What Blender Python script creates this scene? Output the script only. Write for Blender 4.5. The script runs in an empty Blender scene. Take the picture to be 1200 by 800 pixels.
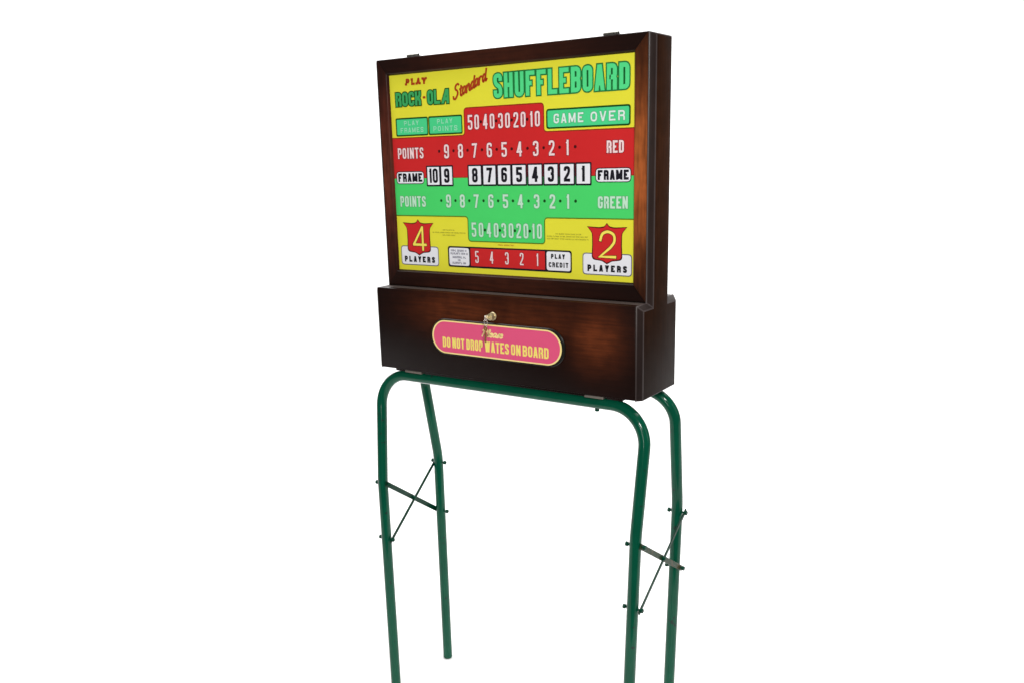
import bpy, bmesh, math, random
from mathutils import Vector, Matrix

random.seed(7)
scene = bpy.context.scene
COL = scene.collection

# ------------------------------------------------------------------ camera
BASE = 0.958                     # height of the cabinet's underside above the floor
CAM = Vector((1.2203, -1.7510, 0.5309 + BASE))
YAW, PITCH, ROLL = 0.6073, -0.2471, -0.0296
F_PX, PX, PY = 1068.51, 583.92, 451.51
fwd = Vector((-math.sin(YAW) * math.cos(PITCH), math.cos(YAW) * math.cos(PITCH), math.sin(PITCH)))
rgt = Vector((math.cos(YAW), math.sin(YAW), 0))
upv = rgt.cross(fwd)
r2 = math.cos(ROLL) * rgt + math.sin(ROLL) * upv
u2 = -math.sin(ROLL) * rgt + math.cos(ROLL) * upv
cam = bpy.data.cameras.new('camera')
cam.sensor_width = 36.0
cam.lens = F_PX / 1200.0 * 36.0
cam.shift_x = (600 - PX) / 1200.0
cam.shift_y = (PY - 400) / 1200.0
cam.clip_start, cam.clip_end = 0.05, 200
camo = bpy.data.objects.new('camera', cam)
COL.objects.link(camo)
M = Matrix((r2, u2, -fwd)).transposed().to_4x4()
M.translation = CAM
camo.matrix_world = M
scene.camera = camo

# ------------------------------------------------------------------ world and lamps
w = bpy.data.worlds.new('World')
scene.world = w
w.use_nodes = True
bg = w.node_tree.nodes['Background']
bg.inputs[0].default_value = (1, 1, 1, 1)
bg.inputs[1].default_value = 0.10


def area(name, loc, target, sx, sy, watts, col=(1, 1, 1)):
    l = bpy.data.lights.new(name, 'AREA')
    l.shape = 'RECTANGLE'
    l.size, l.size_y, l.energy, l.color = sx, sy, watts, col
    o = bpy.data.objects.new(name, l)
    COL.objects.link(o)
    o.location = loc
    d = Vector(target) - Vector(loc)
    o.rotation_euler = d.to_track_quat('-Z', 'Y').to_euler()
    return o


def flat(right, forward, z):     # a point given along the view's ground directions
    f = Vector((-math.sin(YAW), math.cos(YAW), 0))
    p = rgt * right + f * forward
    return Vector((p.x, p.y, z))


area('overhead_fill', flat(0, 1.5, 4.3), flat(0, 1.5, 0), 7.0, 4.0, 275)  # unseen lamp added to burn the paper floor out to white
area('backdrop_fill', flat(0, 0.6, 4.2), flat(0, 4.0, 1.2), 7.0, 1.2, 150)  # unseen lamp added to keep the upright paper pure white
area('key_softbox', (2.3, -2.5, 2.75), (0, 0, 1.35), 0.5, 0.5, 76, (1.0, 0.985, 0.96))

area('front_strip', (1.25, -3.2, 1.45), (0.2, 0, 1.2), 0.13, 1.8, 27, (1.0, 0.985, 0.96))  # added out-of-frame strip for streaks on the legs and chamfers
area('right_strip', (3.2, 0.55, 1.7), (0.4, 0.1, 1.4), 0.25, 1.6, 8)  # added out-of-frame strip that lights up the side board's edge line

vs = scene.view_settings
vs.view_transform = 'Standard'
vs.look = 'None'
vs.exposure = 0
vs.gamma = 1
vs.use_curve_mapping = False

# ------------------------------------------------------------------ materials


def lin(r, g, b):
    f = lambda c: (c / 255 / 12.92) if c / 255 <= 0.04045 else ((c / 255 + 0.055) / 1.055) ** 2.4
    return (f(r), f(g), f(b), 1)


def new_mat(name):
    m = bpy.data.materials.new(name)
    m.use_nodes = True
    return m, m.node_tree.nodes, m.node_tree.links, m.node_tree.nodes['Principled BSDF']


def link_noise(n, l, scale, detail=4, coord='Object', stretch=None):
    tc = n.new('ShaderNodeTexCoord')
    no = n.new('ShaderNodeTexNoise')
    no.inputs['Scale'].default_value = scale
    no.inputs['Detail'].default_value = detail
    if stretch:
        mp = n.new('ShaderNodeMapping')
        mp.inputs['Scale'].default_value = stretch
        l.new(tc.outputs[coord], mp.inputs[0])
        l.new(mp.outputs[0], no.inputs['Vector'])
    else:
        l.new(tc.outputs[coord], no.inputs['Vector'])
    return no


def ink(name, rgb, rough=0.45, spec=0.25, var=0.05):
    """printed colour with a slight unevenness of the screen-printed paint"""
    m, n, l, p = new_mat(name)
    no = link_noise(n, l, 9.0, 3)
    mx = n.new('ShaderNodeMix')
    mx.data_type = 'RGBA'
    c = lin(*rgb)
    mx.inputs[6].default_value = tuple(v * (1 - var) for v in c[:3]) + (1,)
    mx.inputs[7].default_value = tuple(min(1, v * (1 + var)) for v in c[:3]) + (1,)
    l.new(no.outputs[0], mx.inputs[0])
    l.new(mx.outputs[2], p.inputs['Base Color'])
    p.inputs['Roughness'].default_value = rough
    p.inputs['Specular IOR Level'].default_value = spec
    return m


def math_node(n, l, op, a, b=None, clamp=False):
    x = n.new('ShaderNodeMath')
    x.operation = op
    x.use_clamp = clamp
    for i, v in enumerate((a, b)):
        if v is None:
            continue
        if isinstance(v, (int, float)):
            x.inputs[i].default_value = v
        else:
            l.new(v, x.inputs[i])
    return x.outputs[0]


def sunburst(name, mid, edge, spots, grain=(3, 40, 40), rough=0.3, spec=0.15, power=1.0):
    """stained and lacquered wood: pale stain sprayed dark towards the board's edges.
    spots: ellipses (cu, cv, ru, rv, strength) in the board's own 0..1 length / height"""
    m, n, l, p = new_mat(name)
    tc = n.new('ShaderNodeTexCoord')
    sep = n.new('ShaderNodeSeparateXYZ')
    l.new(tc.outputs['Generated'], sep.inputs[0])
    wob = link_noise(n, l, 5.0, 3)
    w0 = math_node(n, l, 'MULTIPLY_ADD', wob.outputs[0], 0.22)
    w0.node.inputs[2].default_value = -0.11
    total = None
    for cu, cv, ru, rv, s in spots:
        du = math_node(n, l, 'DIVIDE', math_node(n, l, 'SUBTRACT', sep.outputs[0], cu), ru)
        dv = math_node(n, l, 'DIVIDE', math_node(n, l, 'SUBTRACT', sep.outputs[2], cv), rv)
        d2 = math_node(n, l, 'ADD', math_node(n, l, 'MULTIPLY', du, du), math_node(n, l, 'MULTIPLY', dv, dv))
        d2 = math_node(n, l, 'ADD', d2, w0)
        g = math_node(n, l, 'EXPONENT', math_node(n, l, 'MULTIPLY', d2, -1.0))
        g = math_node(n, l, 'MULTIPLY', g, s)
        total = g if total is None else math_node(n, l, 'MAXIMUM', total, g)
    gr = link_noise(n, l, 4.0, 6, 'Object', grain)
    gmul = n.new('ShaderNodeMapRange')
    gmul.inputs[1].default_value, gmul.inputs[2].default_value = 0.3, 0.7
    gmul.inputs[3].default_value, gmul.inputs[4].default_value = 0.6, 1.25
    l.new(gr.outputs[0], gmul.inputs[0])
    blo = link_noise(n, l, 26.0, 3)
    bmul = n.new('ShaderNodeMapRange')
    bmul.inputs[1].default_value, bmul.inputs[2].default_value = 0.3, 0.7
    bmul.inputs[3].default_value, bmul.inputs[4].default_value = 0.72, 1.2
    l.new(blo.outputs[0], bmul.inputs[0])
    total = math_node(n, l, 'MULTIPLY', total, gmul.outputs[0])
    total = math_node(n, l, 'MULTIPLY', total, bmul.outputs[0], True)
    mx = n.new('ShaderNodeMix')
    mx.data_type = 'RGBA'
    mx.inputs[6].default_value = lin(*edge)
    mx.inputs[7].default_value = lin(*mid)
    l.new(total, mx.inputs[0])
    l.new(mx.outputs[2], p.inputs['Base Color'])
    rr = n.new('ShaderNodeMapRange')
    rr.inputs[3].default_value, rr.inputs[4].default_value = rough - 0.06, rough + 0.08
    l.new(wob.outputs[0], rr.inputs[0])
    l.new(rr.outputs[0], p.inputs['Roughness'])
    p.inputs['Specular IOR Level'].default_value = spec
    bp = n.new('ShaderNodeBump')
    bp.inputs['Strength'].default_value = 0.06
    bp.inputs['Distance'].default_value = 0.002
    l.new(gr.outputs[0], bp.inputs['Height'])
    l.new(bp.outputs[0], p.inputs['Normal'])
    return m


def metal(name, rgb, rough, metallic=1.0, var=0.15, scale=60):
    m, n, l, p = new_mat(name)
    no = link_noise(n, l, scale, 4)
    mx = n.new('ShaderNodeMix')
    mx.data_type = 'RGBA'
    c = lin(*rgb)
    mx.inputs[6].default_value = tuple(v * (1 - var) for v in c[:3]) + (1,)
    mx.inputs[7].default_value = tuple(min(1, v * (1 + var)) for v in c[:3]) + (1,)
    l.new(no.outputs[0], mx.inputs[0])
    l.new(mx.outputs[2], p.inputs['Base Color'])
    p.inputs['Roughness'].default_value = rough
    p.inputs['Metallic'].default_value = metallic
    return m


def enamel(name, rgb, chip_rgb, rough=0.28, chips=0.70):
    """brushed green enamel with a few worn spots down to dull metal"""
    m, n, l, p = new_mat(name)
    no = link_noise(n, l, 14.0, 5)
    mx = n.new('ShaderNodeMix')
    mx.data_type = 'RGBA'
    c = lin(*rgb)
    mx.inputs[6].default_value = tuple(v * 0.75 for v in c[:3]) + (1,)
    mx.inputs[7].default_value = tuple(v * 1.25 for v in c[:3]) + (1,)
    l.new(no.outputs[0], mx.inputs[0])
    ch = link_noise(n, l, 55.0, 6)
    th = n.new('ShaderNodeMapRange')
    th.inputs[1].default_value, th.inputs[2].default_value = chips, chips + 0.03
    l.new(ch.outputs[0], th.inputs[0])
    m2 = n.new('ShaderNodeMix')
    m2.data_type = 'RGBA'
    l.new(th.outputs[0], m2.inputs[0])
    l.new(mx.outputs[2], m2.inputs[6])
    m2.inputs[7].default_value = lin(*chip_rgb)
    l.new(m2.outputs[2], p.inputs['Base Color'])
    rr = n.new('ShaderNodeMapRange')
    rr.inputs[3].default_value, rr.inputs[4].default_value = rough - 0.05, rough + 0.10
    l.new(no.outputs[0], rr.inputs[0])
    l.new(rr.outputs[0], p.inputs['Roughness'])
    p.inputs['Specular IOR Level'].default_value = 0.05
    p.inputs['Coat Weight'].default_value = 1.0 if rough < 0.25 else 0.3
    p.inputs['Coat IOR'].default_value = 1.27
    p.inputs['Coat Roughness'].default_value = 0.07
    bp = n.new('ShaderNodeBump')
    bp.inputs['Strength'].default_value = 0.05
    bp.inputs['Distance'].default_value = 0.002
    l.new(ch.outputs[0], bp.inputs['Height'])
    l.new(bp.outputs[0], p.inputs['Normal'])
    return m


EDGE = (24, 13, 11)
WOOD_FRONT = sunburst('wood_front_panel', (102, 49, 26), EDGE,
                      [(0.35, 0.77, 0.19, 0.26, 0.68), (0.62, 0.77, 0.22, 0.23, 0.54), (0.87, 0.62, 0.085, 0.32, 0.92)], spec=0.07)
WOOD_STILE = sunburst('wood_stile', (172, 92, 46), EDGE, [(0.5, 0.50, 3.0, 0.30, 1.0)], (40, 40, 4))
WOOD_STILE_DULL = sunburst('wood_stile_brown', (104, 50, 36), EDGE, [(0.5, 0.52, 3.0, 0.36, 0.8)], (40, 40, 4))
WOOD_RAIL = sunburst('wood_rail', (70, 34, 22), (26, 14, 12), [(0.45, 0.5, 0.30, 3.0, 0.75)])
WOOD_SIDE = sunburst('wood_side', (60, 34, 20), (26, 16, 11), [(0.5, 0.62, 9.0, 0.42, 0.8)], (40, 40, 3), spec=0.015)
WOOD_CHAMFER = sunburst('wood_chamfer', (46, 33, 29), (27, 19, 18), [(0.5, 0.55, 9.0, 0.5, 0.8)], (40, 40, 3), rough=0.34, spec=0.22)
WOOD_EDGE = sunburst('wood_edge_highlight', (68, 57, 55), (46, 37, 36), [(0.5, 0.5, 9.0, 0.5, 0.8)], (20, 20, 6), rough=0.4, spec=0.4)  # highlight lines along the bevelled edges, painted in as a lighter colour
WOOD_DARK = sunburst('wood_dark', (40, 24, 17), (26, 16, 12), [(0.5, 0.5, 0.5, 0.5, 0.5)])
WOOD_LEDGE = sunburst('wood_ledge', (84, 74, 70), (62, 52, 48), [(0.5, 0.5, 0.6, 3.0, 0.8)], rough=0.5)  # grey sheen of the ledge top put into its base colour

YELLOW = ink('print_yellow', (232, 226, 58))
RED = ink('print_red', (208, 38, 40))
GREEN = ink('print_green', (74, 216, 108))
MINT = ink('print_mint', (74, 214, 140))
DKGREEN = ink('print_dark_green', (14, 74, 22))
MIDGREEN = ink('print_mid_green', (60, 168, 94))
TITLEGREEN = ink('print_title_green', (84, 222, 138))
TITLELINE = ink('print_title_line', (30, 120, 60))
OLIVE = ink('print_olive_line', (84, 120, 20))
RUST = ink('print_rust', (172, 62, 22))
RUSTLINE = ink('print_rust_line', (150, 46, 20))
WHITE = ink('print_white', (238, 238, 244))
PINKWHITE = ink('print_warm_white', (246, 216, 216))
PALEGREEN = ink('print_pale_green', (196, 232, 206))
GREYGREEN = ink('print_grey_green', (98, 168, 120))
WINE = ink('print_wine', (112, 22, 48))
BLACK = ink('print_black', (22, 20, 30))
MAROON = ink('print_maroon', (70, 10, 14))
WINDOWWHITE = ink('print_window_white', (222, 240, 232))
FAINTMINT = ink('print_faint_mint', (158, 222, 190))
FAINT = ink('print_faint', (150, 148, 40))
LEMON = ink('print_lemon', (250, 232, 96))
GREYINK = ink('print_grey', (98, 98, 118))
PINK = ink('plaque_pink', (228, 86, 128), 0.3, 0.4)
CREAM = ink('plaque_cream', (252, 228, 150), 0.3, 0.4)
STRAW = ink('plaque_straw', (248, 228, 116), 0.3, 0.4)
PLAQUEBACK = ink('plaque_backing', (20, 19, 16), 0.3, 0.35)
SEAM = ink('dark_seam', (14, 8, 8), 0.6, 0.1)
TUBE = enamel('green_enamel', (2, 76, 54), (30, 54, 46), 0.2, 0.665)
BRACE = enamel('brace_enamel', (4, 50, 34), (36, 50, 36), 0.4, 0.64)
BRACE_OLIVE = enamel('worn_brace_enamel', (34, 54, 30), (66, 62, 38), 0.45, 0.55)
BOLT = enamel('bolt_enamel', (12, 62, 46), (60, 64, 60), 0.3, 0.64)
PLATE = metal('bare_plate', (124, 116, 108), 0.5, 0.5, 0.3, 90)
HINGE = metal('hinge_steel', (120, 118, 112), 0.35)
BRASS = metal('brass', (238, 220, 176), 0.3, 0.8)
BRONZE = metal('tarnished_brass', (158, 108, 68), 0.45, 0.6)
NICKEL = metal('nickel', (236, 228, 220), 0.25, 0.75)
RUBBER = ink('black_rubber', (20, 20, 18), 0.6, 0.2)


def backdrop_mat():
    m, n, l, p = new_mat('white_paper')
    no = link_noise(n, l, 3.0, 3)
    mr = n.new('ShaderNodeMapRange')
    mr.inputs[3].default_value, mr.inputs[4].default_value = 0.88, 0.92
    l.new(no.outputs[0], mr.inputs[0])
    cb = n.new('ShaderNodeCombineColor')
    for i in range(3):
        l.new(mr.outputs[0], cb.inputs[i])
    l.new(cb.outputs[0], p.inputs['Base Color'])
    p.inputs['Roughness'].default_value = 0.9
    p.inputs['Specular IOR Level'].default_value = 0.1
    return m


PAPER = backdrop_mat()

# ------------------------------------------------------------------ object helpers


def obj(name, bm, mats, parent=None, smooth=False):
    me = bpy.data.meshes.new(name)
    bm.to_mesh(me)
    bm.free()
    for m in (mats if isinstance(mats, (list, tuple)) else [mats]):
        me.materials.append(m)
    if smooth:
        me.polygons.foreach_set('use_smooth', [True] * len(me.polygons))
    o = bpy.data.objects.new(name, me)
    COL.objects.link(o)
    if parent:
        o.parent = parent
    return o


def thing(name, label, cat, loc):
    o = bpy.data.objects.new(name, None)
    o.empty_display_size = 0.1
    COL.objects.link(o)
    o.location = loc
    o['label'] = label
    o['category'] = cat
    return o


def board(x0, x1, y0, y1, z0, z1, bev=0.0015, seg=2):
    bm = bmesh.new()
    bmesh.ops.create_cube(bm, size=1)
    for v in bm.verts:
        v.co = Vector((x0 + (v.co.x + .5) * (x1 - x0), y0 + (v.co.y + .5) * (y1 - y0), z0 + (v.co.z + .5) * (z1 - z0)))
    if bev:
        bmesh.ops.bevel(bm, geom=bm.edges[:], offset=bev, segments=seg, affect='EDGES', profile=0.5)
    return bm


def sharpen(o, deg=35):
    me = o.data
    me.polygons.foreach_set('use_smooth', [True] * len(me.polygons))
    try:
        me.set_sharp_from_angle(angle=math.radians(deg))
    except Exception:
        pass


def fillet(pts, rads, seg=10):
    """round the corners of a 3-D polyline"""
    out = [Vector(pts[0])]
    for i in range(1, len(pts) - 1):
        a, b, c = Vector(pts[i - 1]), Vector(pts[i]), Vector(pts[i + 1])
        r = rads[i - 1]
        u, v = (a - b).normalized(), (c - b).normalized()
        ang = u.angle(v)
        if r <= 0 or ang > math.pi - 1e-3:
            out.append(b)
            continue
        d = min(r / math.tan(ang / 2), (a - b).length * .49, (c - b).length * .49) if False else r / math.tan(ang / 2)
        rr = d * math.tan(ang / 2)
        cen = b + (u + v).normalized() * (rr / math.sin(ang / 2))
        p0, p1 = b + u * d - cen, b + v * d - cen
        tot = p0.angle(p1)
        ax = p0.cross(p1).normalized()
        for k in range(seg + 1):
            out.append(cen + Matrix.Rotation(tot * k / seg, 3, ax) @ p0)
    out.append(Vector(pts[-1]))
    return out


def tube(bm, path, r, n=20, cap=True, flat=None):
    """sweep a circle (or a flat bar of half sizes flat=(a,b)) along a path"""
    path = [Vector(p) for p in path]
    t0 = (path[1] - path[0]).normalized()
    ref = Vector((0, 0, 1)) if abs(t0.z) < .9 else Vector((0, 1, 0))
    nrm = (ref - t0 * ref.dot(t0)).normalized()
    rings = []
    prev = t0
    for i, p in enumerate(path):
        if i == 0:
            t = t0
        elif i == len(path) - 1:
            t = (path[i] - path[i - 1]).normalized()
        else:
            t = ((path[i] - path[i - 1]).normalized() + (path[i + 1] - path[i]).normalized()).normalized()
        q = prev.rotation_difference(t)
        nrm = q @ nrm
        nrm = (nrm - t * nrm.dot(t)).normalized()
        prev = t
        bi = t.cross(nrm)
        rings.append([bm.verts.new(p + (nrm * math.cos(2 * math.pi * k / n) + bi * math.sin(2 * math.pi * k / n)) * r) for k in range(n)])
    for a, b in zip(rings, rings[1:]):
        for k in range(n):
            f = bm.faces.new((a[k], a[(k + 1) % n], b[(k + 1) % n], b[k]))
            f.smooth = True
    if cap:
        bm.faces.new(list(reversed(rings[0])))
        bm.faces.new(rings[-1])
    return bm


def lathe_x(bm, prof, axis, origin, n=20):
    """revolve (distance along axis, radius) pairs about an axis through origin"""
    axis = Vector(axis).normalized()
    ref = Vector((0, 0, 1)) if abs(axis.z) < .9 else Vector((1, 0, 0))
    e1 = (ref - axis * ref.dot(axis)).normalized()
    e2 = axis.cross(e1)
    o = Vector(origin)
    rings = []
    for d, r in prof:
        rings.append([bm.verts.new(o + axis * d + (e1 * math.cos(2 * math.pi * k / n) + e2 * math.sin(2 * math.pi * k / n)) * max(r, 1e-5)) for k in range(n)])
    for a, b in zip(rings, rings[1:]):
        for k in range(n):
            bm.faces.new((a[k], a[(k + 1) % n], b[(k + 1) % n], b[k]))
    bm.faces.new(list(reversed(rings[0])))
    bm.faces.new(rings[-1])
    return bm


# ------------------------------------------------------------------ the setting: one white paper sweep
def sweep():
    bm = bmesh.new()
    prof = [(-0.95, 0.0), (-0.5, 0), (0, 0), (1, 0), (2.4, 0)]
    for k in range(1, 13):
        a = math.pi / 2 * k / 12
        prof.append((2.4 + 1.3 * math.sin(a), 1.3 * (1 - math.cos(a))))
    prof += [(3.7, 2.4), (3.7, 3.6)]
    rows = []
    for f, z in prof:
        rows.append([bm.verts.new(flat(-4.8 + 9.6 * i / 12, f, z)) for i in range(13)])
    for a, b in zip(rows, rows[1:]):
        for i in range(12):
            bm.faces.new((a[i], a[i + 1], b[i + 1], b[i]))
    o = obj('floor', bm, PAPER, None, True)
    o['kind'] = 'structure'
    o['label'] = 'plain white seamless paper floor curving up into a white background'
    return o


sweep()

# ------------------------------------------------------------------ the scoreboard cabinet
W2, CH = 0.38, 0.0117
HB, HT = 0.2092, 0.7657
D1, D2, D3 = 0.0481, 0.1456, 0.1925
XI = W2 - CH - 0.0015            # inner face of the side boards

cab = thing('scoreboard_cabinet',
            'dark brown wooden cabinet with yellow, red and green shuffleboard score glass and pink plaque',
            'scoreboard', (0, 0, BASE))


def side_board(s):
    P = [(0, 0), (0, HB), (D1, HB), (D1, HT), (D2, HT), (D2, HB), (D3, HB), (D3, 0)]
    c = CH
    I = [(c, 0), (c, HB - c), (D1 + c, HB - c), (D1 + c, HT - .004), (D2 - c, HT - .004), (D2 - c, HB - c), (D3 - c, HB - c), (D3 - c, 0)]
    bm = bmesh.new()
    rings = []
    for x, R in ((XI, P), (W2 - c, P), (W2, I)):
        rings.append([bm.verts.new((s * x, y, z)) for y, z in R])
    n = len(P)
    for a, b in zip(rings, rings[1:]):
        for k in range(n):
            f = (a[k], a[(k + 1) % n], b[(k + 1) % n], b[k])
            bm.faces.new(f)
    bm.faces.new(rings[0])
    bm.faces.new(rings[2])
    bmesh.ops.recalc_face_normals(bm, faces=bm.faces[:])
    ed = [e for e in bm.edges if all(abs(v.co.x) > W2 - c - 1e-4 for v in e.verts)]
    for f in bm.faces:
        if W2 - c - 1e-5 < min(abs(v.co.x) for v in f.verts) < W2 - 1e-5:
            f.material_index = 1
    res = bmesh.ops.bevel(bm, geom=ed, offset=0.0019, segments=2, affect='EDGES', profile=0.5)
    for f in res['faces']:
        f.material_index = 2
    bmesh.ops.recalc_face_normals(bm, faces=bm.faces[:])
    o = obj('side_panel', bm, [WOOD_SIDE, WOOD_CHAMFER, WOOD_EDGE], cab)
    sharpen(o, 25)
    return o


side_board(1)
side_board(-1)
X = XI - 0.0006
for nm, args, mat, bev in (
        ('front_panel', (-X, X, 0, .018, 0.001, HB), WOOD_FRONT, .0022),
        ('ledge', (-X, X, .0184, D1 + .030, HB - .018, HB - .0006), WOOD_LEDGE, .001),
        ('bottom_panel', (-X, X, .0184, D3 - .012, 0.0015, .016), WOOD_DARK, .001),
        ('base_batten', (-.234, .234, .0120, D3 - .014, -.0068, .0005), WOOD_DARK, .001),
        ('base_batten', (-.330, -.296, .0120, D3 - .014, -.0068, .0005), WOOD_DARK, .001),
        ('base_batten', (.290, .330, .0120, D3 - .014, -.0068, .0005), WOOD_DARK, .001),
        ('back_panel', (-X, X, D3 - .0115, D3 - .001, 0.001, HB - .001), WOOD_DARK, .001),
        ('rear_ledge', (-X, X, D2 - .0116, D3 - .012, HB - .018, HB - .0012), WOOD_DARK, .001),
        ('top_panel', (-X, X, D1 + .0205, D2 - .001, HT - .018, HT - .0008), WOOD_DARK, .0015),
        ('head_back_panel', (-X, X, D2 - .0115, D2 - .0015, HB - .0008, HT - .0185), WOOD_DARK, .001)):
    o = obj(nm, board(*args, bev=bev), mat, cab)
    sharpen(o, 40)

# mitred door frame round the glass: two rails and two stiles
OX0, OX1, OZ0, OZ1 = -0.3345, 0.3322, 0.2518, 0.7268
door = obj('door_frame', board(-X + .001, X - .001, D1 + .0172, D1 + .0200, HB + .002, HT - .002, bev=0), SEAM, cab)


def frame_piece(name, a, b, ai, bi, mat):
    """a,b outer corners, ai,bi inner corners (x,z)"""
    bm = bmesh.new()
    bw, rec = 0.0055, 0.0085

    def ends(o, i):
        o, i = Vector(o), Vector(i)
        sx = 1 if o.x > i.x else -1
        sz = 1 if o.y > i.y else -1
        lip = Vector((i.x + sx * bw, i.y + sz * bw))
        return [(o.x, D1 + .017, o.y), (o.x, D1 + .0012, o.y), (o.x - sx * .0012, D1, o.y - sz * .0012),
                (lip.x, D1, lip.y), (i.x + sx * .0042, D1 + .0012, i.y + sz * .0042), (i.x, D1 + rec, i.y), (i.x, D1 + .017, i.y)]
    A, B = ends(a, ai), ends(b, bi)
    va, vb = [bm.verts.new(p) for p in A], [bm.verts.new(p) for p in B]
    n = len(A)
    for k in range(n):
        bm.faces.new((va[k], va[(k + 1) % n], vb[(k + 1) % n], vb[k]))
    bm.faces.new(va)
    bm.faces.new(vb)
    bmesh.ops.recalc_face_normals(bm, faces=bm.faces[:])
    return obj(name, bm, mat, door)


g = 0.0004                        # hairline of the mitre joints
ol, orr, ob, ot = -X, X, HB + .0012, HT
frame_piece('top_rail', (ol + g, ot), (orr - g, ot), (OX0 + g, OZ1), (OX1 - g, OZ1), WOOD_RAIL)
frame_piece('bottom_rail', (ol + g, ob), (orr - g, ob), (OX0 + g, OZ0), (OX1 - g, OZ0), WOOD_RAIL)
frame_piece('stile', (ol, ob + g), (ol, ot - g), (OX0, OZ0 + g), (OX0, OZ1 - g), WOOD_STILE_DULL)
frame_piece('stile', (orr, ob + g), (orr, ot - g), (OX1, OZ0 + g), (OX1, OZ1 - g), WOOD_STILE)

for x in (-0.254, 0.280):         # hinges standing a little proud of the top edge
    bm = board(x - .018, x + .018, D1 + .003, D1 + .030, HT - .0006, HT + .0022, .0008)
    h = obj('hinge', bm, HINGE, cab)
    sharpen(h, 40)
    bm = bmesh.new()
    for k in range(3):
        a = x - .018 + .012 * k
        tube(bm, [(a + .0004, D1 + .004, HT + .003), (a + .0116, D1 + .004, HT + .003)], .0034, 12)
    sharpen(obj('hinge_knuckle', bm, HINGE, h), 40)

# ------------------------------------------------------------------ printed lettering


class Print:
    """collects flat inked shapes on a vertical face looking towards -y; x, z in mm"""

    def __init__(self, dx=-2.0, dz=0.0):
        self.bm = bmesh.new()
        self.mats = []
        self.dx, self.dz = dx, dz

    def mi(self, m):
        if m not in self.mats:
            self.mats.append(m)
        return self.mats.index(m)

    def poly(self, pts, m, lay):
        vs = [self.bm.verts.new(((p[0] + self.dx) / 1000, -lay / 1000, (p[1] + self.dz) / 1000)) for p in pts]
        f = self.bm.faces.new(vs)
        f.material_index = self.mi(m)
        f.normal_update()
        if f.normal.y > 0:
            f.normal_flip()
        return f

    def stroke(self, pts, width, m, lay, closed=False, ext=None):
        pts = [Vector(p) for p in pts]
        q = [pts[0]]
        for p in pts[1:]:
            if (p - q[-1]).length > 1e-4:
                q.append(p)
        pts = q
        if closed and (pts[0] - pts[-1]).length < 1e-4:
            pts.pop()
        n = len(pts)
        h = width / 2
        if not closed:
            e = ext if isinstance(ext, list) else [h if ext is None else ext] * 2
            pts[0] = pts[0] - (pts[1] - pts[0]).normalized() * e[0]
            pts[-1] = pts[-1] + (pts[-1] - pts[-2]).normalized() * e[1]
        L, R = [], []
        for i in range(n):
            if closed or 0 < i < n - 1:
                a = (pts[i] - pts[i - 1]).normalized()
                b = (pts[(i + 1) % n] - pts[i]).normalized()
                na, nb = Vector((-a.y, a.x)), Vector((-b.y, b.x))
                mm = na + nb
                if mm.length < 1e-3:
                    mm = na
                mm.normalize()
                k = min(1 / max(mm.dot(na), 0.2), 1.9)
            else:
                a = (pts[1] - pts[0]).normalized() if i == 0 else (pts[-1] - pts[-2]).normalized()
                mm, k = Vector((-a.y, a.x)), 1
            L.append(pts[i] + mm * h * k)
            R.append(pts[i] - mm * h * k)
        for i in range(n if closed else n - 1):
            j = (i + 1) % n
            try:
                self.poly([L[i], L[j], R[j], R[i]], m, lay)
            except ValueError:
                pass

    def done(self, name, parent, label=None):
        o = obj(name, self.bm, self.mats, parent)
        if label:
            o['label'] = label
        return o


def round_poly(pts, r, seg=5):
    """closed 2-D polygon with rounded corners; a third value on a point overrides its radius"""
    out = []
    n = len(pts)
    for i in range(n):
        a, b, c = Vector(pts[i - 1][:2]), Vector(pts[i][:2]), Vector(pts[(i + 1) % n][:2])
        rr = pts[i][2] if len(pts[i]) > 2 else r
        u, v = (a - b), (c - b)
        d = min(rr, u.length * .5, v.length * .5)
        u.normalize()
        v.normalize()
        if d < 1e-4:
            out.append(b)
            continue
        p0, p1 = b + u * d, b + v * d
        for k in range(seg + 1):
            t = k / seg
            out.append(p0 * (1 - t) ** 2 + b * 2 * t * (1 - t) + p1 * t * t)
    return out


def rrect(x0, x1, z0, z1, r):
    return round_poly([(x0, z0), (x1, z0), (x1, z1), (x0, z1)], r)


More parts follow.
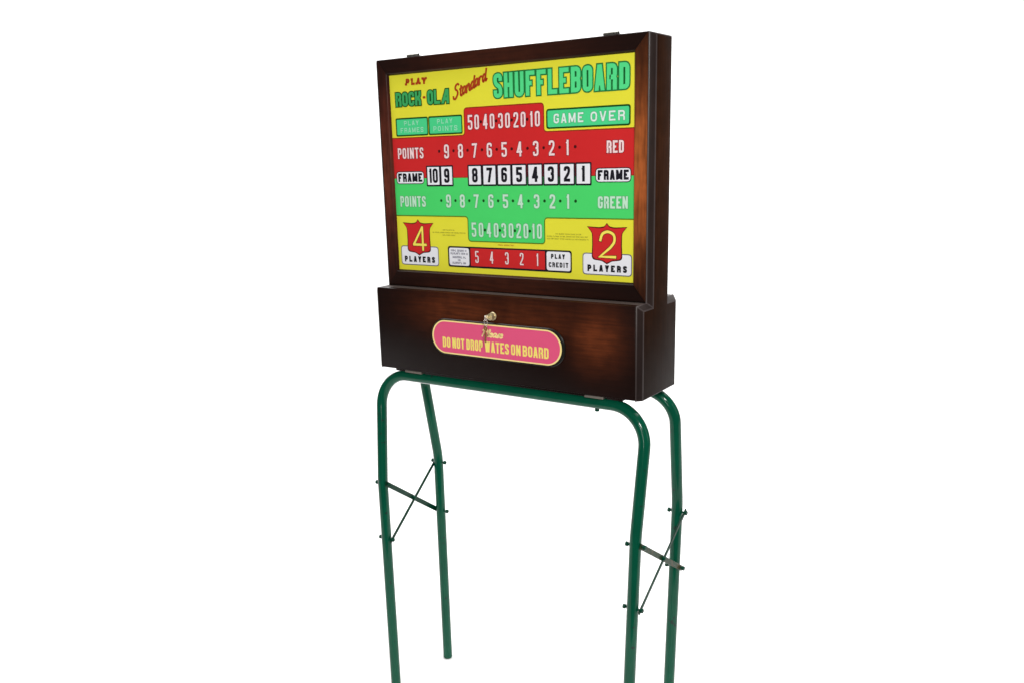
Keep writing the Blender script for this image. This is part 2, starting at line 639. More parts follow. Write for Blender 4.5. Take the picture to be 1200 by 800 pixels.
R_ = 1  # rounded corner flag
GL = {
    '0': [('c', (0, 0, 1), (1, 0, 1), (1, 1, 1), (0, 1, 1))],
    '1': [('o', (.55, 0), (.55, 1)), ('o', (.1, .80), (.5, .93))],
    '2': [('o', (0, .74), (0, 1, 1), (1, 1, 1), (1, .60, 1), (0, .10), (0, 0), (1, 0))],
    '3': [('o', (0, .76), (0, 1, 1), (1, 1, 1), (1, .53, 1), (.45, .53)), ('o', (.45, .53), (1, .53, 1), (1, 0, 1), (0, 0, 1), (0, .24))],
    '4': [('o', (.76, 0), (.76, 1)), ('d', (.70, 1), (.0, .30)), ('o', (0, .28), (1, .28))],
    '5': [('o', (1, 1), (0, 1), (0, .58), (1, .58, 1), (1, 0, 1), (0, 0, 1), (0, .24))],
    '6': [('o', (1, .78), (1, 1, 1), (0, 1, 1), (0, 0, 1), (1, 0, 1), (1, .56, 1), (.1, .56))],
    '7': [('o', (0, 1), (1, 1)), ('d', (.95, 1), (.32, 0))],
    '8': [('c', (0, .53, 1), (1, .53, 1), (1, 1, 1), (0, 1, 1)), ('c', (0, 0, 1), (1, 0, 1), (1, .53, 1), (0, .53, 1))],
    '9': [('o', (0, .24), (0, 0, 1), (1, 0, 1), (1, 1, 1), (0, 1, 1), (0, .44, 1), (.9, .44))],
    'A': [('d', (.44, 1), (0, 0)), ('d', (.56, 1), (1, 0)), ('o', (.25, .24), (.75, .24))],
    'B': [('c', (0, 0), (1, 0, 1), (1, .52, 1), (0, .52)), ('c', (0, .52), (1, .52, 1), (1, 1, 1), (0, 1))],
    'C': [('o', (1, .70), (1, 1, 1), (0, 1, 1), (0, 0, 1), (1, 0, 1), (1, .30))],
    'D': [('c', (0, 0), (1, 0, 1), (1, 1, 1), (0, 1))],
    'E': [('o', (1, 1), (0, 1), (0, 0), (1, 0)), ('o', (.1, .5), (.8, .5))],
    'F': [('o', (1, 1), (0, 1), (0, 0)), ('o', (.1, .5), (.8, .5))],
    'G': [('o', (1, .72), (1, 1, 1), (0, 1, 1), (0, 0, 1), (1, 0, 1), (1, .45), (.55, .45))],
    'H': [('o', (0, 0), (0, 1)), ('o', (1, 0), (1, 1)), ('o', (.1, .5), (.9, .5))],
    'I': [('o', (.5, 0), (.5, 1))],
    'K': [('o', (0, 0), (0, 1)), ('o', (1, 1), (1, .7, 1), (.1, .5)), ('o', (.2, .5), (1, .36, 1), (1, 0))],
    'L': [('o', (0, 1), (0, 0), (1, 0))],
    'M': [('o', (0, 0), (0, 1)), ('o', (1, 0), (1, 1)), ('d', (.02, 1), (.5, .1)), ('d', (.98, 1), (.5, .1))],
    'N': [('o', (0, 0), (0, 1)), ('o', (1, 0), (1, 1)), ('d', (.0, 1), (1, 0))],
    'O': [('c', (0, 0, 1), (1, 0, 1), (1, 1, 1), (0, 1, 1))],
    'P': [('o', (0, 0), (0, 1), (1, 1, 1), (1, .44, 1), (.1, .44))],
    'R': [('o', (0, 0), (0, 1), (1, 1, 1), (1, .48, 1), (.1, .48)), ('o', (.3, .48), (1, .46, 1), (1, 0))],
    'S': [('o', (1, .73), (1, 1, 1), (0, 1, 1), (0, .60, 1), (1, .42, 1), (1, 0, 1), (0, 0, 1), (0, .27))],
    'T': [('o', (0, 1), (1, 1)), ('o', (.5, .9), (.5, 0))],
    'U': [('o', (0, 1), (0, 0, 1), (1, 0, 1), (1, 1))],
    'V': [('d', (0, 1), (.46, 0)), ('d', (1, 1), (.54, 0))],
    'W': [('d', (0, 1), (.25, 0)), ('d', (.47, 1), (.28, 0)), ('d', (.53, 1), (.72, 0)), ('d', (1, 1), (.75, 0))],
    'Y': [('d', (0, 1), (.48, .45)), ('d', (1, 1), (.52, .45)), ('o', (.5, .5), (.5, 0))],
    # display A with a curled left foot, as in the maker's name
    'a': [('o', (1, 0), (1, 1)), ('d', (.88, 1), (.12, 0)), ('o', (.42, .27), (1, .27))],
    # slab-serif capitals of the small word at the top
    'p': [('o', (.2, 0), (.2, 1), (1, 1, 1), (1, .44, 1), (.25, .44)), ('o', (-.05, 0), (.5, 0))],
    'l': [('o', (.25, 1), (.25, 0), (1, 0), (1, .25)), ('o', (0, 1), (.55, 1))],
    'y': [('d', (.1, 1), (.48, .42)), ('d', (.9, 1), (.52, .42)), ('o', (.5, .5), (.5, 0)), ('o', (.2, 0), (.8, 0)), ('o', (-.1, 1), (.3, 1)), ('o', (.7, 1), (1.1, 1))],
    'v': [('d', (.5, 1), (.12, 0)), ('d', (.5, 1), (.88, 0)), ('o', (.3, .3), (.7, .3)), ('o', (-.1, 0), (.35, 0)), ('o', (.65, 0), (1.1, 0))],
    '-': [('o', (.1, .5), (.9, .5))],
}
WID = {'a': 1.35, 'I': .45, '1': .7, 'M': 1.3, 'W': 1.45, ' ': .55, '-': .6, 'N': 1.05}


def glyph(pr, ch, x0, x1, z0, z1, t, mat, lay, omat=None, o=0, shear=0, rot=0, piv=(0, 0), rnd=0.6):
    if ch == ' ':
        return
    wx, hz = x1 - x0 - t, z1 - z0 - t
    cr, sr = math.cos(rot), math.sin(rot)

    def tr(p):
        x, z = x0 + t / 2 + p[0] * wx, z0 + t / 2 + p[1] * hz
        x += shear * (z - z0)
        dx, dz = x - piv[0], z - piv[1]
        return Vector((piv[0] + dx * cr - dz * sr, piv[1] + dx * sr + dz * cr))
    rr = max(wx, t * .6) * rnd
    for i, st in enumerate(GL[ch]):
        if st[0] == 'd':           # slanted limb cut level at both ends
            (ua, va), (ub, vb) = st[1], st[2]
            for m_, e_, ly in ((omat, o, lay + .004 * i), (mat, 0, lay + .05 + .004 * i)):
                if not m_:
                    continue
                slope = math.hypot((ub - ua) * wx, (vb - va) * hz) / max(abs(vb - va) * hz, 1e-6)
                hx = (t / 2 + e_) * min(slope, 1.5)
                ev = (t / 2 + e_) / hz
                k = (ub - ua) / (vb - va)
                sg = 1 if va > vb else -1
                A_, B_ = (ua + k * sg * ev * .3, va + sg * ev), (ub - k * sg * ev * .3, vb - sg * ev)
                hu = hx / wx
                pr.poly([tr((A_[0] - hu, A_[1])), tr((A_[0] + hu, A_[1])), tr((B_[0] + hu, B_[1])), tr((B_[0] - hu, B_[1]))], m_, ly)
            continue
        pts = [tr(p) for p in st[1:]]
        fl = [len(p) > 2 for p in st[1:]]
        cl = st[0] == 'c'
        n = len(pts)
        out = []
        for k in range(n):
            if (not cl and k in (0, n - 1)) or not fl[k]:
                out.append(pts[k])
                continue
            out += round_corner(pts[k - 1], pts[k], pts[(k + 1) % n], rr)
        ext = [0, 0]
        if not cl:                 # square ends reach the letter's box; hooks stop short
            for e, (p, q) in enumerate(((st[1], st[2]), (st[-1], st[-2]))):
                d = (p[0] - q[0]) * wx, (p[1] - q[1]) * hz
                if (abs(d[1]) > abs(d[0]) and p[1] in (0, 1)) or (abs(d[0]) >= abs(d[1]) and (p[0] <= 0 or p[0] >= 1)):
                    ext[e] = t / 2
        if omat:
            pr.stroke(out, t + 2 * o, omat, lay + .004 * i, cl, [e + o for e in ext])
        pr.stroke(out, t, mat, lay + .05 + .004 * i, cl, ext)


def round_corner(a, b, c, r, seg=5):
    u, v = (a - b), (c - b)
    d = min(r, u.length * .5, v.length * .5)
    u.normalize()
    v.normalize()
    p0, p1 = b + u * d, b + v * d
    return [p0 * (1 - k / seg) ** 2 + b * 2 * (k / seg) * (1 - k / seg) + p1 * (k / seg) ** 2 for k in range(seg + 1)]


def text(pr, s, x0, x1, z0, z1, t, mat, lay, omat=None, o=0, gap=.25, shear=0, rot=0, rise=0):
    ws = [WID.get(c, 1.0) for c in s]
    unit = (x1 - x0) / (sum(ws) + gap * (len(s) - 1))
    x = x0
    for c, w_ in zip(s, ws):
        k = (x - x0) / (x1 - x0) * rise
        glyph(pr, c, x, x + w_ * unit, z0 + k, z1 + k, t, mat, lay, omat, o, shear, rot, (x0, z0))
        x += (w_ + gap) * unit


def dot(pr, x, z, r, m, lay):
    pr.poly([(x + r * math.cos(a * math.pi / 6), z + r * math.sin(a * math.pi / 6)) for a in range(12)], m, lay)


def spline(pts, seg=6):
    pts = [Vector(p) for p in pts]
    P = [pts[0]] + pts + [pts[-1]]
    out = []
    for i in range(1, len(P) - 2):
        p0, p1, p2, p3 = P[i - 1:i + 3]
        for k in range(seg):
            t = k / seg
            out.append(.5 * ((2 * p1) + (p2 - p0) * t + (2 * p0 - 5 * p1 + 4 * p2 - p3) * t * t + (3 * p1 - p0 - 3 * p2 + p3) * t ** 3))
    out.append(pts[-1])
    return out


SCRIPT = {  # pen strokes of a brush script, in x-height units
    'S': (1.3, [[(1.15, 1.75), (.9, 1.95), (.45, 1.8), (.4, 1.4), (.8, 1.0), (.85, .5), (.4, .05), (0, .15), (-.1, .5)]]),
    'P': (1.3, [[(.25, 0), (.55, 1.8)], [(.05, 1.5), (.5, 1.9), (1.1, 1.75), (1.1, 1.2), (.5, .9)]]),
    't': (.6, [[(.38, 1.4), (.2, .3), (.4, .02), (.65, .2)], [(.05, 1.0), (.65, 1.08)]]),
    'a': (.9, [[(.75, .85), (.4, 1.0), (.08, .5), (.25, .05), (.6, .35), (.78, .9)], [(.78, .95), (.66, .25), (.85, .02), (1.0, .2)]]),
    'n': (.95, [[(.15, .95), (.05, 0)], [(.08, .5), (.45, .98), (.7, .85), (.62, .25), (.8, .02), (1.0, .2)]]),
    'd': (.9, [[(.72, .8), (.4, .98), (.08, .5), (.25, .05), (.6, .35), (.75, .8)], [(.92, 1.6), (.66, .25), (.85, .02), (1.0, .2)]]),
    'r': (.75, [[(.15, .95), (.05, 0)], [(.08, .5), (.35, .95), (.7, .9)]]),
    'l': (.55, [[(.1, .2), (.5, 1.5), (.35, 1.8), (.2, 1.3), (.12, .3), (.3, .02), (.55, .2)]]),
    'e': (.75, [[(.1, .45), (.6, .65), (.5, .97), (.15, .8), (.08, .3), (.35, .0), (.72, .25)]]),
    's': (.65, [[(.05, .1), (.5, 1.0), (.55, .35), (.3, .0), (.05, .1)]]),
}


def script(pr, s, x0, z0, xh, t, mat, lay, rot=0, slant=.35, sx=1.0):
    x = 0
    cr, sr = math.cos(rot), math.sin(rot)
    for i, c in enumerate(s):
        w_, sts = SCRIPT[c]
        for j, st in enumerate(sts):
            pts = []
            for px_, pz_ in spline(st, 5):
                a, b = (x + px_ * sx + slant * pz_) * xh, pz_ * xh
                pts.append((x0 + a * cr - b * sr, z0 + a * sr + b * cr))
            pr.stroke(pts, t, mat, lay + .004 * (3 * (i % 4) + j), ext=t * .3)
        x += w_ * sx


def microtext(pr, x0, x1, z0, z1, mat, lay, t=None):
    """lines too small to read in the photograph: rows of tiny type-like ticks"""
    h = z1 - z0
    t = t or h * .2
    x = x0
    while x < x1 - h * .5:
        for _ in range(random.randint(2, 7)):
            if x > x1 - h * .5:
                break
            k = random.random()
            pr.stroke([(x, z0 + t / 2), (x, z1 - t / 2)], t, mat, lay)
            if k < .65:
                zz = z0 + h * random.choice((.12, .5, .88))
                pr.stroke([(x + t, zz), (x + h * .5, zz)], t * .9, mat, lay + .004)
            if k > .35:
                pr.stroke([(x + h * .5, z0 + t / 2), (x + h * .5, z1 - t / 2)], t * .8, mat, lay + .008)
            x += h * .82
        x += h * .55


# base glass with its colour fields
YP = D1 + .007
pr = Print()
pr.poly([(-342, 244), (343, 244), (343, 736), (-342, 736)], YELLOW, 0)
TOP, MID = 578, 481
redp = [(-342, MID, 0), (343, MID, 0), (343, TOP, 0), (112, TOP), (112, 640), (-108, 640), (-108, TOP), (-342, TOP, 0)]
grp = [(-342, 388, 0), (-108, 388), (-108, 329), (110, 329), (110, 388), (343, 388, 0), (343, MID, 0), (-342, MID, 0)]
rp, gp = round_poly(redp, 9), round_poly(grp, 9)
pr.poly(rp, RED, .10)
pr.poly(gp, GREEN, .10)
pr.stroke(round_poly([(343, TOP, 0), (112, TOP), (112, 640), (-108, 640), (-108, TOP), (-342, TOP, 0)], 9), 2.6, RUSTLINE, .16, ext=8)
pr.stroke(round_poly([(-342, 388, 0), (-108, 388), (-108, 329), (110, 329), (110, 388), (343, 388, 0)], 9), 2.6, OLIVE, .16, ext=8)
pr.stroke([(-342, MID), (343, MID)], 2.2, RUSTLINE, .16)
for x0, x1, z0, z1, zz in ((-186, -146, 353.0, 356.0, 0), (-218, -115, 346.6, 349.6, 0), (-187, -146, 340.6, 343.6, 0),
                           (139, 206, 350.8, 353.8, 0), (116, 222, 345.2, 348.2, 0), (116, 225, 339.6, 342.6, 0)):
    microtext(pr, x0, x1, z0, z1, FAINT, .2, .7)
microtext(pr, -21, 26, 320.8, 324.0, RUST, .2, .6)
panel = pr.done('score_panel', cab, 'yellow score glass with red and green bands')
panel.location = (0, YP, 0)

# title words
pr = Print()
text(pr, 'SHUFFLEBOARD', -21, 323, 657.5, 710.5, 9.4, TITLEGREEN, .4, TITLELINE, 2.9, gap=.24)
pr.done('title_lettering', panel)
pr = Print()
text(pr, 'pl', -284, -253, 701.5, 717, 5.3, RUST, .4, gap=.24, shear=.12)
text(pr, 'vy', -250, -217, 701.5, 717, 5.3, RUST, .4, gap=.22, shear=.12)
pr.done('small_heading_lettering', panel)
pr = Print()
text(pr, 'ROCK', -316, -236, 653.5, 686, 6.8, MIDGREEN, .4, DKGREEN, 2.3, gap=.12)
pr.poly(rrect(-230, -221.5, 668, 673.5, 2), RUST, .4)
text(pr, 'OLa', -216, -151, 653.5, 686, 6.8, MIDGREEN, .4, DKGREEN, 2.3, gap=.12)
pr.done('maker_lettering', panel)
pr = Print()
script(pr, 'Standard', -136, 659.5, 14.6, 5.0, RUST, .4, rot=math.radians(22), slant=.42, sx=.98)
pr.done('script_lettering', panel)

# lamp windows
pr = Print()
pr.poly(rrect(118.5, 326.5, 583.5, 626.5, 7), DKGREEN, .25)
pr.poly(rrect(122.2, 322.8, 587.2, 622.8, 4), MINT, .30)
text(pr, 'GAME', 138, 213, 594.8, 615.2, 3.6, WINDOWWHITE, .4, GREYGREEN, .9, gap=.42)
text(pr, 'OVER', 231, 313, 594.8, 615.2, 3.6, WINDOWWHITE, .4, GREYGREEN, .9, gap=.42)
pr.done('game_over_window', panel)
for x0, x1, a, b in ((-320, -217.5, 'PLAY', 'FRAMES'), (-216.5, -114, 'PLAY', 'POINTS')):
    pr = Print()
    pr.poly(rrect(x0, x1, 582, 626, 5), DKGREEN, .25)
    pr.poly(rrect(x0 + 3.4, x1 - 3.0, 585.6, 622.4, 3), MINT, .30)
    cx = (x0 + x1) / 2
    text(pr, a, cx - 24, cx + 22, 607.8, 618.4, 1.9, FAINTMINT, .4, gap=.5)
    text(pr, b, cx - 36, cx + 36, 590.6, 602, 1.9, FAINTMINT, .4, gap=.45)
    pr.done('goal_window', panel, 'green lamp window reading ' + a + ' ' + b)

# the number scales
for zc, h, mat, om, dm, word, nm in ((607, 33.5, PINKWHITE, WINE, MAROON, None, 'red_tens_scale'), (357, 34, PALEGREEN, GREYGREEN, DKGREEN, None, 'green_tens_scale')):
    pr = Print()
    cs = [-91, -72, -47.5, -28, -4.5, 15, 38, 57.5, 80, 95.5] if zc > 500 else [-90.5, -69.5, -46.5, -25.5, -3.5, 17.2, 38.7, 58.8, 79.8, 95.8]
    for ch, cx in zip('5040302010', cs):
        hw = 6.6 if ch != '1' else 5
        glyph(pr, ch, cx - hw, cx + hw, zc - h / 2, zc + h / 2, 4.6, mat, .4, om, 1.1)
    for cx in (-59.8, -16.3, 26.6, 68.7) if zc > 500 else (-58, -14.5, 28, 69.5):
        dot(pr, cx, zc, 3.5, dm, .62)
    pr.done(nm, panel)
NX = [-164.4, -122.2, -80.8, -38.2, 3.6, 45.4, 89.7, 131.9, 172.8]
for zc, mat, om, dm, h, nm, word, wx in ((542.5, PINKWHITE, WINE, MAROON, 33, 'red_points_scale', 'RED', (270, 311)),
                                         (425, PALEGREEN, GREYGREEN, DKGREEN, 31.5, 'green_points_scale', 'GREEN', (248.5, 321))):
    pr = Print()
    for ch, cx in zip('987654321', NX):
        hw = 7.4 if ch != '1' else 5.4
        glyph(pr, ch, cx - hw, cx + hw, zc - h / 2, zc + h / 2, 4.8, mat, .4, om, 1.1)
    for cx in [-187] + [(a + b) / 2 for a, b in zip(NX, NX[1:])] + [192.2]:
        dot(pr, cx, zc + 1, 3.5, dm, .36)
    pr.done(nm, panel)
    zt = zc - 1.5
    pr = Print()
    text(pr, 'POINTS', -318, -236, zt - 13, zt + 13, 4.3, mat, .4, om, 1.0, gap=.28)
    pr.done('points_word', panel)
    pr = Print()
    text(pr, word, wx[0], wx[1], zt - 13, zt + 13, 4.5, mat, .4, om, 1.0, gap=.26)
    pr.done('colour_word', panel)

# numbered frame tiles
tiles = [('10', -226.5, -190, True), ('9', -183, -150.5, True)]
ex = [(-100, -65), (-57.5, -23), (-15.5, 18.7), (25.5, 61), (69, 104), (112, 145.7), (153.5, 187.7), (195.5, 229)]
tiles += [(str(8 - i), a, b, False) for i, (a, b) in enumerate(ex)]
for s, a, b, _ in tiles:
    pr = Print()
    pr.poly(rrect(a - 3.7, b + 3.7, 460, 510, 3), BLACK, .25)
    pr.poly(rrect(a, b, 464, 506.5, .8), WHITE, .30)
    cx = (a + b) / 2
    if s == '10':
        glyph(pr, '1', cx - 14, cx - 3, 468.5, 503, 6.2, BLACK, .4)
        glyph(pr, '0', cx - 2, cx + 14, 468.5, 503, 6.2, BLACK, .4)
    else:
        hw = 8.2 if s != '1' else 6
        glyph(pr, s, cx - hw, cx + hw, 468.5, 502.5, 6.6, BLACK, .4)
    pr.done('frame_tile', panel, 'white tile with black number ' + s)
for a, b in ((-325, -239.5), (244, 327)):
    pr = Print()
    pr.poly(rrect(a - 2, b + 2, 466.0, 497.5, 10), BLACK, .25)
    pr.poly(rrect(a, b, 468.0, 495.5, 8), WHITE, .30)
    text(pr, 'FRAME', a + 4, b - 4, 471.5, 492.5, 5.3, BLACK, .4, gap=.22)
    pr.done('frame_tag', panel)

# player badges
for ox, num, px0, px1 in ((-264.5, '4', -322.5, -204.5), (270.5, '2', 211, 330)):
    pr = Print()
    cx = ox
    pr.poly(rrect(px0 - 2.2, px1 + 2.2, 263.6, 312.6, 9), GREYINK, .25)
    pr.poly(rrect(px0, px1, 265.8, 310.4, 7.5), WHITE, .30)
    text(pr, 'PLAYERS', cx - 49, cx + 49.5, 271.6, 286.4, 4.3, BLACK, .4, gap=.5)

    def shield(k):
        return round_poly([(cx - 48 - k, 370 + k * .6, .4), (cx - 18, 367.5 + k, 6), (cx - 6, 370 + k, 3), (cx, 377.5 + k, .5), (cx + 6, 370 + k, 3), (cx + 18, 367.5 + k, 6),
                           (cx + 48 + k, 370 + k * .6, .4), (cx + 36 + k * .7, 357, 6), (cx + 35 + k, 330, 2), (cx + 36.5 + k, 300 - k, 9), (cx + 12, 297 - k, 4),
                           (cx, 291 - k * 1.4, .6), (cx - 12, 297 - k, 4), (cx - 36.5 - k, 300 - k, 9), (cx - 35 - k, 330, 2), (cx - 36 - k * .7, 357, 6)], 1)
    pr.poly(shield(1.9), MAROON, .34)
    pr.poly(shield(-.6), RED, .38)
    if num == '4':
        st = [(cx + 12.5, 303), (cx + 13, 361), (cx - 18, 316), (cx + 23, 316)]
    else:
        st = spline([(cx - 16, 342), (cx - 11, 355), (cx + 3, 360), (cx + 17, 353), (cx + 18, 338), (cx + 8, 325)], 5) + [Vector((cx - 17, 305)), Vector((cx + 20, 305))]
    sts = [st] if num == '2' else [[(cx + 13, 304), (cx + 13, 359)], [(cx + 11.6, 358.5), (cx - 16, 317)], [(cx - 16, 316), (cx + 22, 316)]]
    for i, st in enumerate(sts):
        pr.stroke(st, 8.8, MAROON, .44 + .004 * i)
        pr.stroke(st, 6.0, LEMON, .50 + .004 * i)
    pr.done('player_badge', panel, 'red shield with yellow %s over a white plate reading PLAYERS' % num)

# credit strip
pr = Print()
pr.poly(rrect(-173, 181, 264.5, 315.5, 7), BLACK, .25)
pr.poly(rrect(-169, -108, 268.5, 311.8, 6), WHITE, .30)
pr.poly(rrect(-103.5, 109.5, 269, 312, 1), RED, .30)
pr.poly(rrect(114, 177.5, 268.5, 311.8, 6), WHITE, .30)
for ch, cx in zip('54321', (-84.5, -41, 3.2, 45.4, 89.2)):
    hw = 5.2 if ch != '1' else 4
    glyph(pr, ch, cx - hw, cx + hw, 277, 306, 3.4, PINKWHITE, .4, WINE, .8)
text(pr, 'PLAY', 126, 163, 295.5, 306.5, 3.0, BLACK, .4, gap=.42)
text(pr, 'CREDIT', 119.5, 172, 276.0, 287.5, 2.9, BLACK, .4, gap=.36)
for a, b, z in ((-163, -114, 302.5), (-164, -112, 295.2), (-158, -118, 286.0), (-142, -134, 279.0), (-159, -117, 272.0)):
    microtext(pr, a, b, z, z + 5.2, GREYINK, .4, 1.3)
pr.done('credit_strip', panel)

# ------------------------------------------------------------------ pink plaque and lock on the lower front


def plate_mesh(x0, x1, z0, z1, r, y0, y1, bev):
    bm = bmesh.new()
    n = 18
    pts = []
    for cx, cz, a0 in ((x1 - r, z0 + r, -90), (x1 - r, z1 - r, 0), (x0 + r, z1 - r, 90), (x0 + r, z0 + r, 180)):
        for k in range(n + 1):
            a = math.radians(a0 + 90 * k / n)
            pts.append((cx + r * math.cos(a), cz + r * math.sin(a)))
    cxm, czm = (x0 + x1) / 2, (z0 + z1) / 2

    def ins(p, d):
        return (p[0] - math.copysign(min(d, abs(p[0] - cxm)), p[0] - cxm) * abs(nx(p)[0]), p[1] - math.copysign(d, p[1] - czm) * abs(nx(p)[1]))

    def nx(p):
        qx = min(max(p[0], x0 + r), x1 - r)
        qz = min(max(p[1], z0 + r), z1 - r)
        v = Vector((p[0] - qx, p[1] - qz))
        return v.normalized() if v.length > 1e-9 else Vector((0, 1))
    rings = [[bm.verts.new((p[0], y0, p[1])) for p in pts], [bm.verts.new((p[0], y1 + bev, p[1])) for p in pts],
             [bm.verts.new((ins(p, bev)[0], y1, ins(p, bev)[1])) for p in pts]]
    for a, b in zip(rings, rings[1:]):
        for k in range(len(pts)):
            try:
                bm.faces.new((a[k], a[(k + 1) % len(pts)], b[(k + 1) % len(pts)], b[k]))
            except ValueError:
                pass
    bmesh.ops.remove_doubles(bm, verts=bm.verts[:], dist=1e-6)
    top = [v for v in bm.verts if abs(v.co.y - y1) < 1e-7]
    top.sort(key=lambda v: math.atan2(v.co.z - czm, v.co.x - cxm))
    bm.faces.new(top)
    bmesh.ops.recalc_face_normals(bm, faces=bm.faces[:])
    return bm


SX = 0.0028
plaque = obj('plaque', plate_mesh(-.1958 + SX, .1898 + SX, .0556, .1446, .0442, 0.0003, -.0042, .0012), PLAQUEBACK, cab)
plaque['label'] = 'pink plaque with cream rim asking players not to drop weights'
sharpen(plaque, 40)
pr = Print(dx=2.8 + 0)
pr.dx = -.4
pr.poly(rrect(-188.5, 185.5, 59.2, 141.0, 40.9) if False else [(v[0], v[1]) for v in [
    (185.5 - 40.9 + 40.9 * math.cos(math.radians(a)), 100.1 + 40.9 * math.sin(math.radians(a))) for a in range(-90, 91, 6)] + [
    (-188.5 + 40.9 + 40.9 * math.cos(math.radians(a)), 100.1 + 40.9 * math.sin(math.radians(a))) for a in range(90, 271, 6)]], CREAM, 0)
pr.poly([(185.5 - 40.9 + 36.3 * math.cos(math.radians(a)), 100.1 + 37.6 * math.sin(math.radians(a))) for a in range(-90, 91, 6)] + [
    (-188.5 + 40.9 + 36.3 * math.cos(math.radians(a)), 100.1 + 37.6 * math.sin(math.radians(a))) for a in range(90, 271, 6)], PINK, .10)
script(pr, 'Please', -39, 110.8, 9.6, 3.2, CREAM, .2, slant=.35, sx=1.32)
xx = -156.5
for word, w_ in (('DO', 24), ('NOT', 37), ('DROP', 49), ('WATES', 70), ('ON', 27), ('BOARD', 71)):
    text(pr, word, xx, xx + w_, 74.2, 99.8, 4.5, STRAW, .2, gap=.2)
    xx += w_ + 5.8
pf = pr.done('plaque_lettering', plaque)
pf.location = (0, -.0046, 0)

LX, LZ = -0.006, 0.1605
bm = bmesh.new()
lathe_x(bm, [(0, .0100), (.002, .0100), (.0030, .0092), (.0031, .0082), (.0130, .0082), (.0146, .0075), (.0148, .0064), (.0144, .0)], (0, -1, 0), (LX, 0.0002, LZ), 28)
bmesh.ops.recalc_face_normals(bm, faces=bm.faces[:])
lock = obj('lock_cylinder', bm, BRASS, cab)
sharpen(lock, 30)

# key left in the lock, a second key hanging from its ring
key = thing('key', 'small metal keys on a ring, one in the brass lock above the pink plaque', 'key', (LX, -0.0148, BASE + LZ))
key.scale = (0.88, 0.88, 0.88)
bm = bmesh.new()
bmesh.ops.create_cube(bm, size=1)
for v in bm.verts:
    v.co = Vector((v.co.x * .0016, -.004 + v.co.y * .010, v.co.z * .006))
bmesh.ops.bevel(bm, geom=bm.edges[:], offset=.0004, segments=1, affect='EDGES')
obj('blade', bm, BRASS, key)


def disc_ring(bm, c, r_out, r_in, th, ax, n=24):
    ax = Vector(ax).normalized()
    ref = Vector((0, 0, 1))
    e1 = (ref - ax * ref.dot(ax)).normalized()
    e2 = ax.cross(e1)
    c = Vector(c)
    rr = []
    for r, d in ((r_out, -th), (r_out, th), (r_in, th), (r_in, -th)):
        rr.append([bm.verts.new(c + ax * d + (e1 * math.cos(2 * math.pi * k / n) + e2 * math.sin(2 * math.pi * k / n)) * r) for k in range(n)])
    for j in range(4):
        a, b = rr[j], rr[(j + 1) % 4]
        for k in range(n):
            bm.faces.new((a[k], a[(k + 1) % n], b[(k + 1) % n], b[k]))
    bmesh.ops.recalc_face_normals(bm, faces=bm.faces[:])


bm = bmesh.new()
disc_ring(bm, (0, -.0160, 0), .0078, .0026, .0010, (1, .15, 0))
sharpen(obj('bow', bm, NICKEL, key), 40)
bm = bmesh.new()
ring = [(.0006 + .0025 * math.cos(2 * math.pi * k / 28), -.0185 + .0075 * math.cos(2 * math.pi * k / 28) * .5, -.0105 + .0100 * math.sin(2 * math.pi * k / 28)) for k in range(29)]
tube(bm, ring, .0009, 8)
obj('key_ring', bm, NICKEL, key)
bm = bmesh.new()
disc_ring(bm, (-.001, -.0185, -.0270), .0074, .0022, .0009, (.25, 1, 0))
hk = obj('spare_bow', bm, BRONZE, key)
sharpen(hk, 40)
bm = bmesh.new()
prof = [(-.0032, -.036), (.0026, -.036), (.0026, -.052), (.0012, -.055), (.0022, -.057), (.0010, -.060), (.0022, -.0625), (0, -.066), (-.0032, -.063)]
fr = [bm.verts.new((x - .001, -.0194, z)) for x, z in prof]
bk = [bm.verts.new((x - .001, -.0178, z)) for x, z in prof]
bm.faces.new(fr)
bm.faces.new(list(reversed(bk)))
for k in range(len(prof)):
    j = (k + 1) % len(prof)
    bm.faces.new((fr[k], fr[j], bk[j], bk[k]))
bmesh.ops.recalc_face_normals(bm, faces=bm.faces[:])
obj('spare_blade', bm, BRONZE, key)

# ------------------------------------------------------------------ the green tube stand
stand = thing('tube_stand', 'green enamelled bent steel tube stand with crossed flat braces, carrying the wooden scoreboard', 'stand', (0, 0, 0))
TR = 0.0140
ZB = BASE - 0.0199               # axis of the top bars


def leg_path(y_top, x_top, xk, yk, zk, dx, dy, rad, slope=(1, 1)):
    zk = BASE + zk
    def foot(s):
        d = zk - 0.004
        return (s * (xk + dx * d), yk + dy * d, 0.004)
    pts = [foot(-1), (-xk, yk, zk), (-x_top, y_top, ZB), (x_top, y_top, ZB), (xk, yk, zk), foot(1)]
    return fillet(pts, [.30, rad, rad, .30], 14), foot


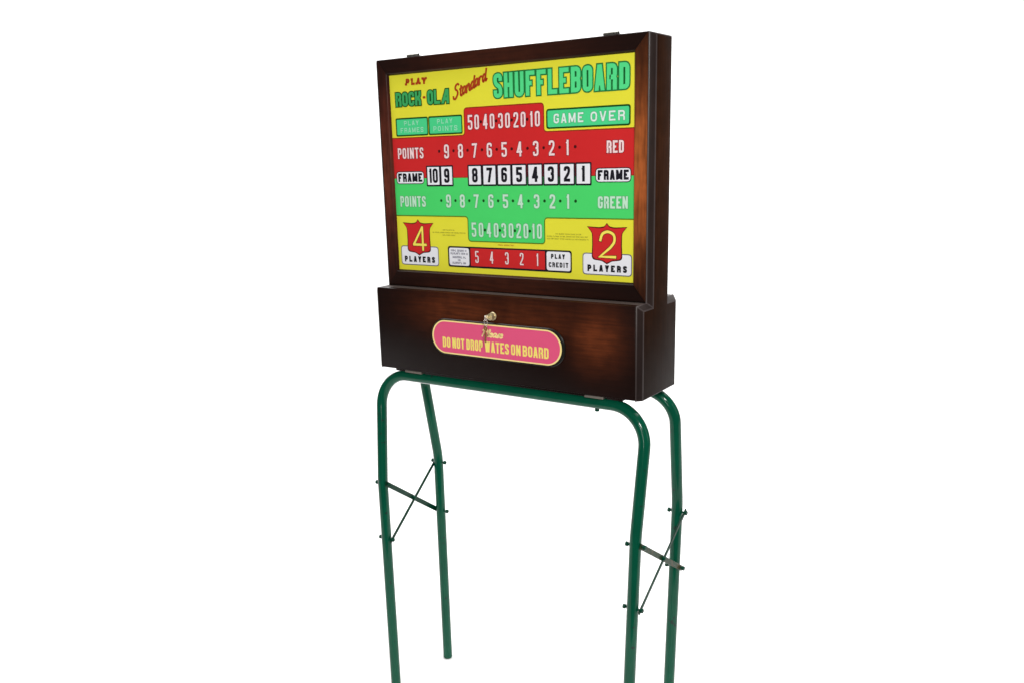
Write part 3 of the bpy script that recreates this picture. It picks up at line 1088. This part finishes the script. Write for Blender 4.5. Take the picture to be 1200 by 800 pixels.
F_ARG = (.0198, .3885, .3777, -.0136, -.3144, -.0247, -.0232, .085)
R_ARG = (.1775, .3815, .3739, .2255, -.3140, -.0177, -.0205, .075)
LEGS = {}
for nm, A in (('front', F_ARG), ('rear', R_ARG)):
    path, foot = leg_path(*A)
    bm = bmesh.new()
    tube(bm, path, TR, 24)
    bmesh.ops.recalc_face_normals(bm, faces=bm.faces[:])
    o = obj('leg_frame', bm, TUBE, stand)
    o['label'] = 'front bent tube forming two legs and a top bar' if nm == 'front' else 'rear bent tube forming two legs and a top bar'
    sharpen(o, 40)
    for s in (-1, 1):
        f = Vector(foot(s))
        bm = bmesh.new()
        lathe_x(bm, [(0, .0105), (.0015, .0128), (.010, .0134), (.026, .0134), (.0272, .0129)], (0, 0, 1), (f.x, f.y, 0.0), 24)
        bmesh.ops.recalc_face_normals(bm, faces=bm.faces[:])
        c = obj('foot_cap', bm, RUBBER if (nm, s) != ('rear', -1) else TUBE, o)
        sharpen(c, 40)

    def leg_at(z, s, A=A):       # point of a leg's axis at height z below the cabinet's underside
        yt, xt, xk, yk, zk, dx, dy, _ = A
        if z < zk:
            return Vector((s * (xk + dx * (zk - z)), yk + dy * (zk - z), BASE + z))
        t = (z - zk) / (ZB - BASE - zk)
        return Vector((s * (xk + (xt - xk) * t), yk + (yt - yk) * t, BASE + z))
    LEGS[nm] = leg_at


def flat_bar(a, b, wdt, th, side):
    """flat strip from a to b, its broad face square to x"""
    a, b = Vector(a), Vector(b)
    t = (b - a).normalized()
    nx = Vector((1, 0, 0))
    nx = (nx - t * nx.dot(t)).normalized()
    w_ = t.cross(nx)
    bm = bmesh.new()
    a2, b2 = a - t * .010, b + t * .010
    vs_ = []
    for p in (a2, b2):
        for i, j in ((-1, -1), (1, -1), (1, 1), (-1, 1)):
            vs_.append(bm.verts.new(p + nx * i * th / 2 + w_ * j * wdt / 2))
    for k in range(4):
        bm.faces.new((vs_[k], vs_[(k + 1) % 4], vs_[4 + (k + 1) % 4], vs_[4 + k]))
    bm.faces.new(vs_[:4])
    bm.faces.new(vs_[4:])
    bmesh.ops.recalc_face_normals(bm, faces=bm.faces[:])
    bmesh.ops.bevel(bm, geom=bm.edges[:], offset=.0006, segments=1, affect='EDGES')
    return bm


def bolt(p, s, l_out, l_in):
    """hex bolt through a leg along x, head on one side and nut on the other"""
    bm = bmesh.new()
    tube(bm, [p + Vector((-l_out, 0, 0)), p + Vector((l_in, 0, 0))], .0030, 10)
    for x in (-l_out, l_in - .006):
        lathe_x(bm, [(0, .0052), (.001, .0060), (.005, .0060), (.006, .0050)], (1, 0, 0), p + Vector((x, 0, 0)), 6)
    bmesh.ops.recalc_face_normals(bm, faces=bm.faces[:])
    return obj('bolt', bm, BOLT, stand)


for s in (-1, 1):
    fz1, rz1 = (-.322, -.480) if s < 0 else (-.332, -.480)     # broad brace falls to the rear leg
    fz2, rz2 = (-.480, -.330) if s < 0 else (-.487, -.333)     # thin brace rises to the rear leg
    off = TR + .0022
    f1, r1 = LEGS['front'](fz1, s), LEGS['rear'](rz1, s)
    f2, r2_ = LEGS['front'](fz2, s), LEGS['rear'](rz2, s)
    ex = Vector((1, 0, 0))
    if s > 0:
        e1, e2 = (ex * off, ex * off), (ex * (off + .0036), ex * (off + .0036))
    else:
        e1, e2 = (ex * off, -ex * off), (ex * (off + .0036), -ex * (off - .0036))
    b1 = obj('cross_brace', flat_bar(f1 + e1[0], r1 + e1[1], .0135, .003, s), BRACE if s < 0 else BRACE_OLIVE, stand)
    b2 = obj('cross_brace', flat_bar(f2 + e2[0], r2_ + e2[1], .0090, .003, s), BRACE, stand)
    if s > 0:
        b1['label'] = 'worn olive brown brace'
    for p in (f1, r1, f2, r2_):
        bolt(p, s, TR + .010, TR + .0125)
    m1, m2 = (f1 + e1[0] + r1 + e1[1]) / 2, 0
    bm = bmesh.new()
    lathe_x(bm, [(-.004, .004), (-.003, .005), (.008, .005), (.0095, .003)], (1, 0, 0), m1, 12)
    bmesh.ops.recalc_face_normals(bm, faces=bm.faces[:])
    obj('rivet', bm, BOLT, stand)

for x0, x1 in ((-.292, -.238), (.238, .286)):   # bare flat plates between the tubes and the cabinet
    bm = board(x0, x1, .0035, .196, BASE - .0062, BASE - .0003, .0008, 1)
    pl = obj('mounting_plate', bm, PLATE, stand)
    sharpen(pl, 40)
    xm = (x0 + x1) / 2
    bm = bmesh.new()
    lathe_x(bm, [(0, .004), (.001, .0058), (.006, .0058)], (0, 0, 1), (xm, .0198, ZB - TR - .0065), 6)
    bmesh.ops.recalc_face_normals(bm, faces=bm.faces[:])
    if xm > 0:
        obj('bolt', bm, BOLT, stand)
    else:
        bm.free()
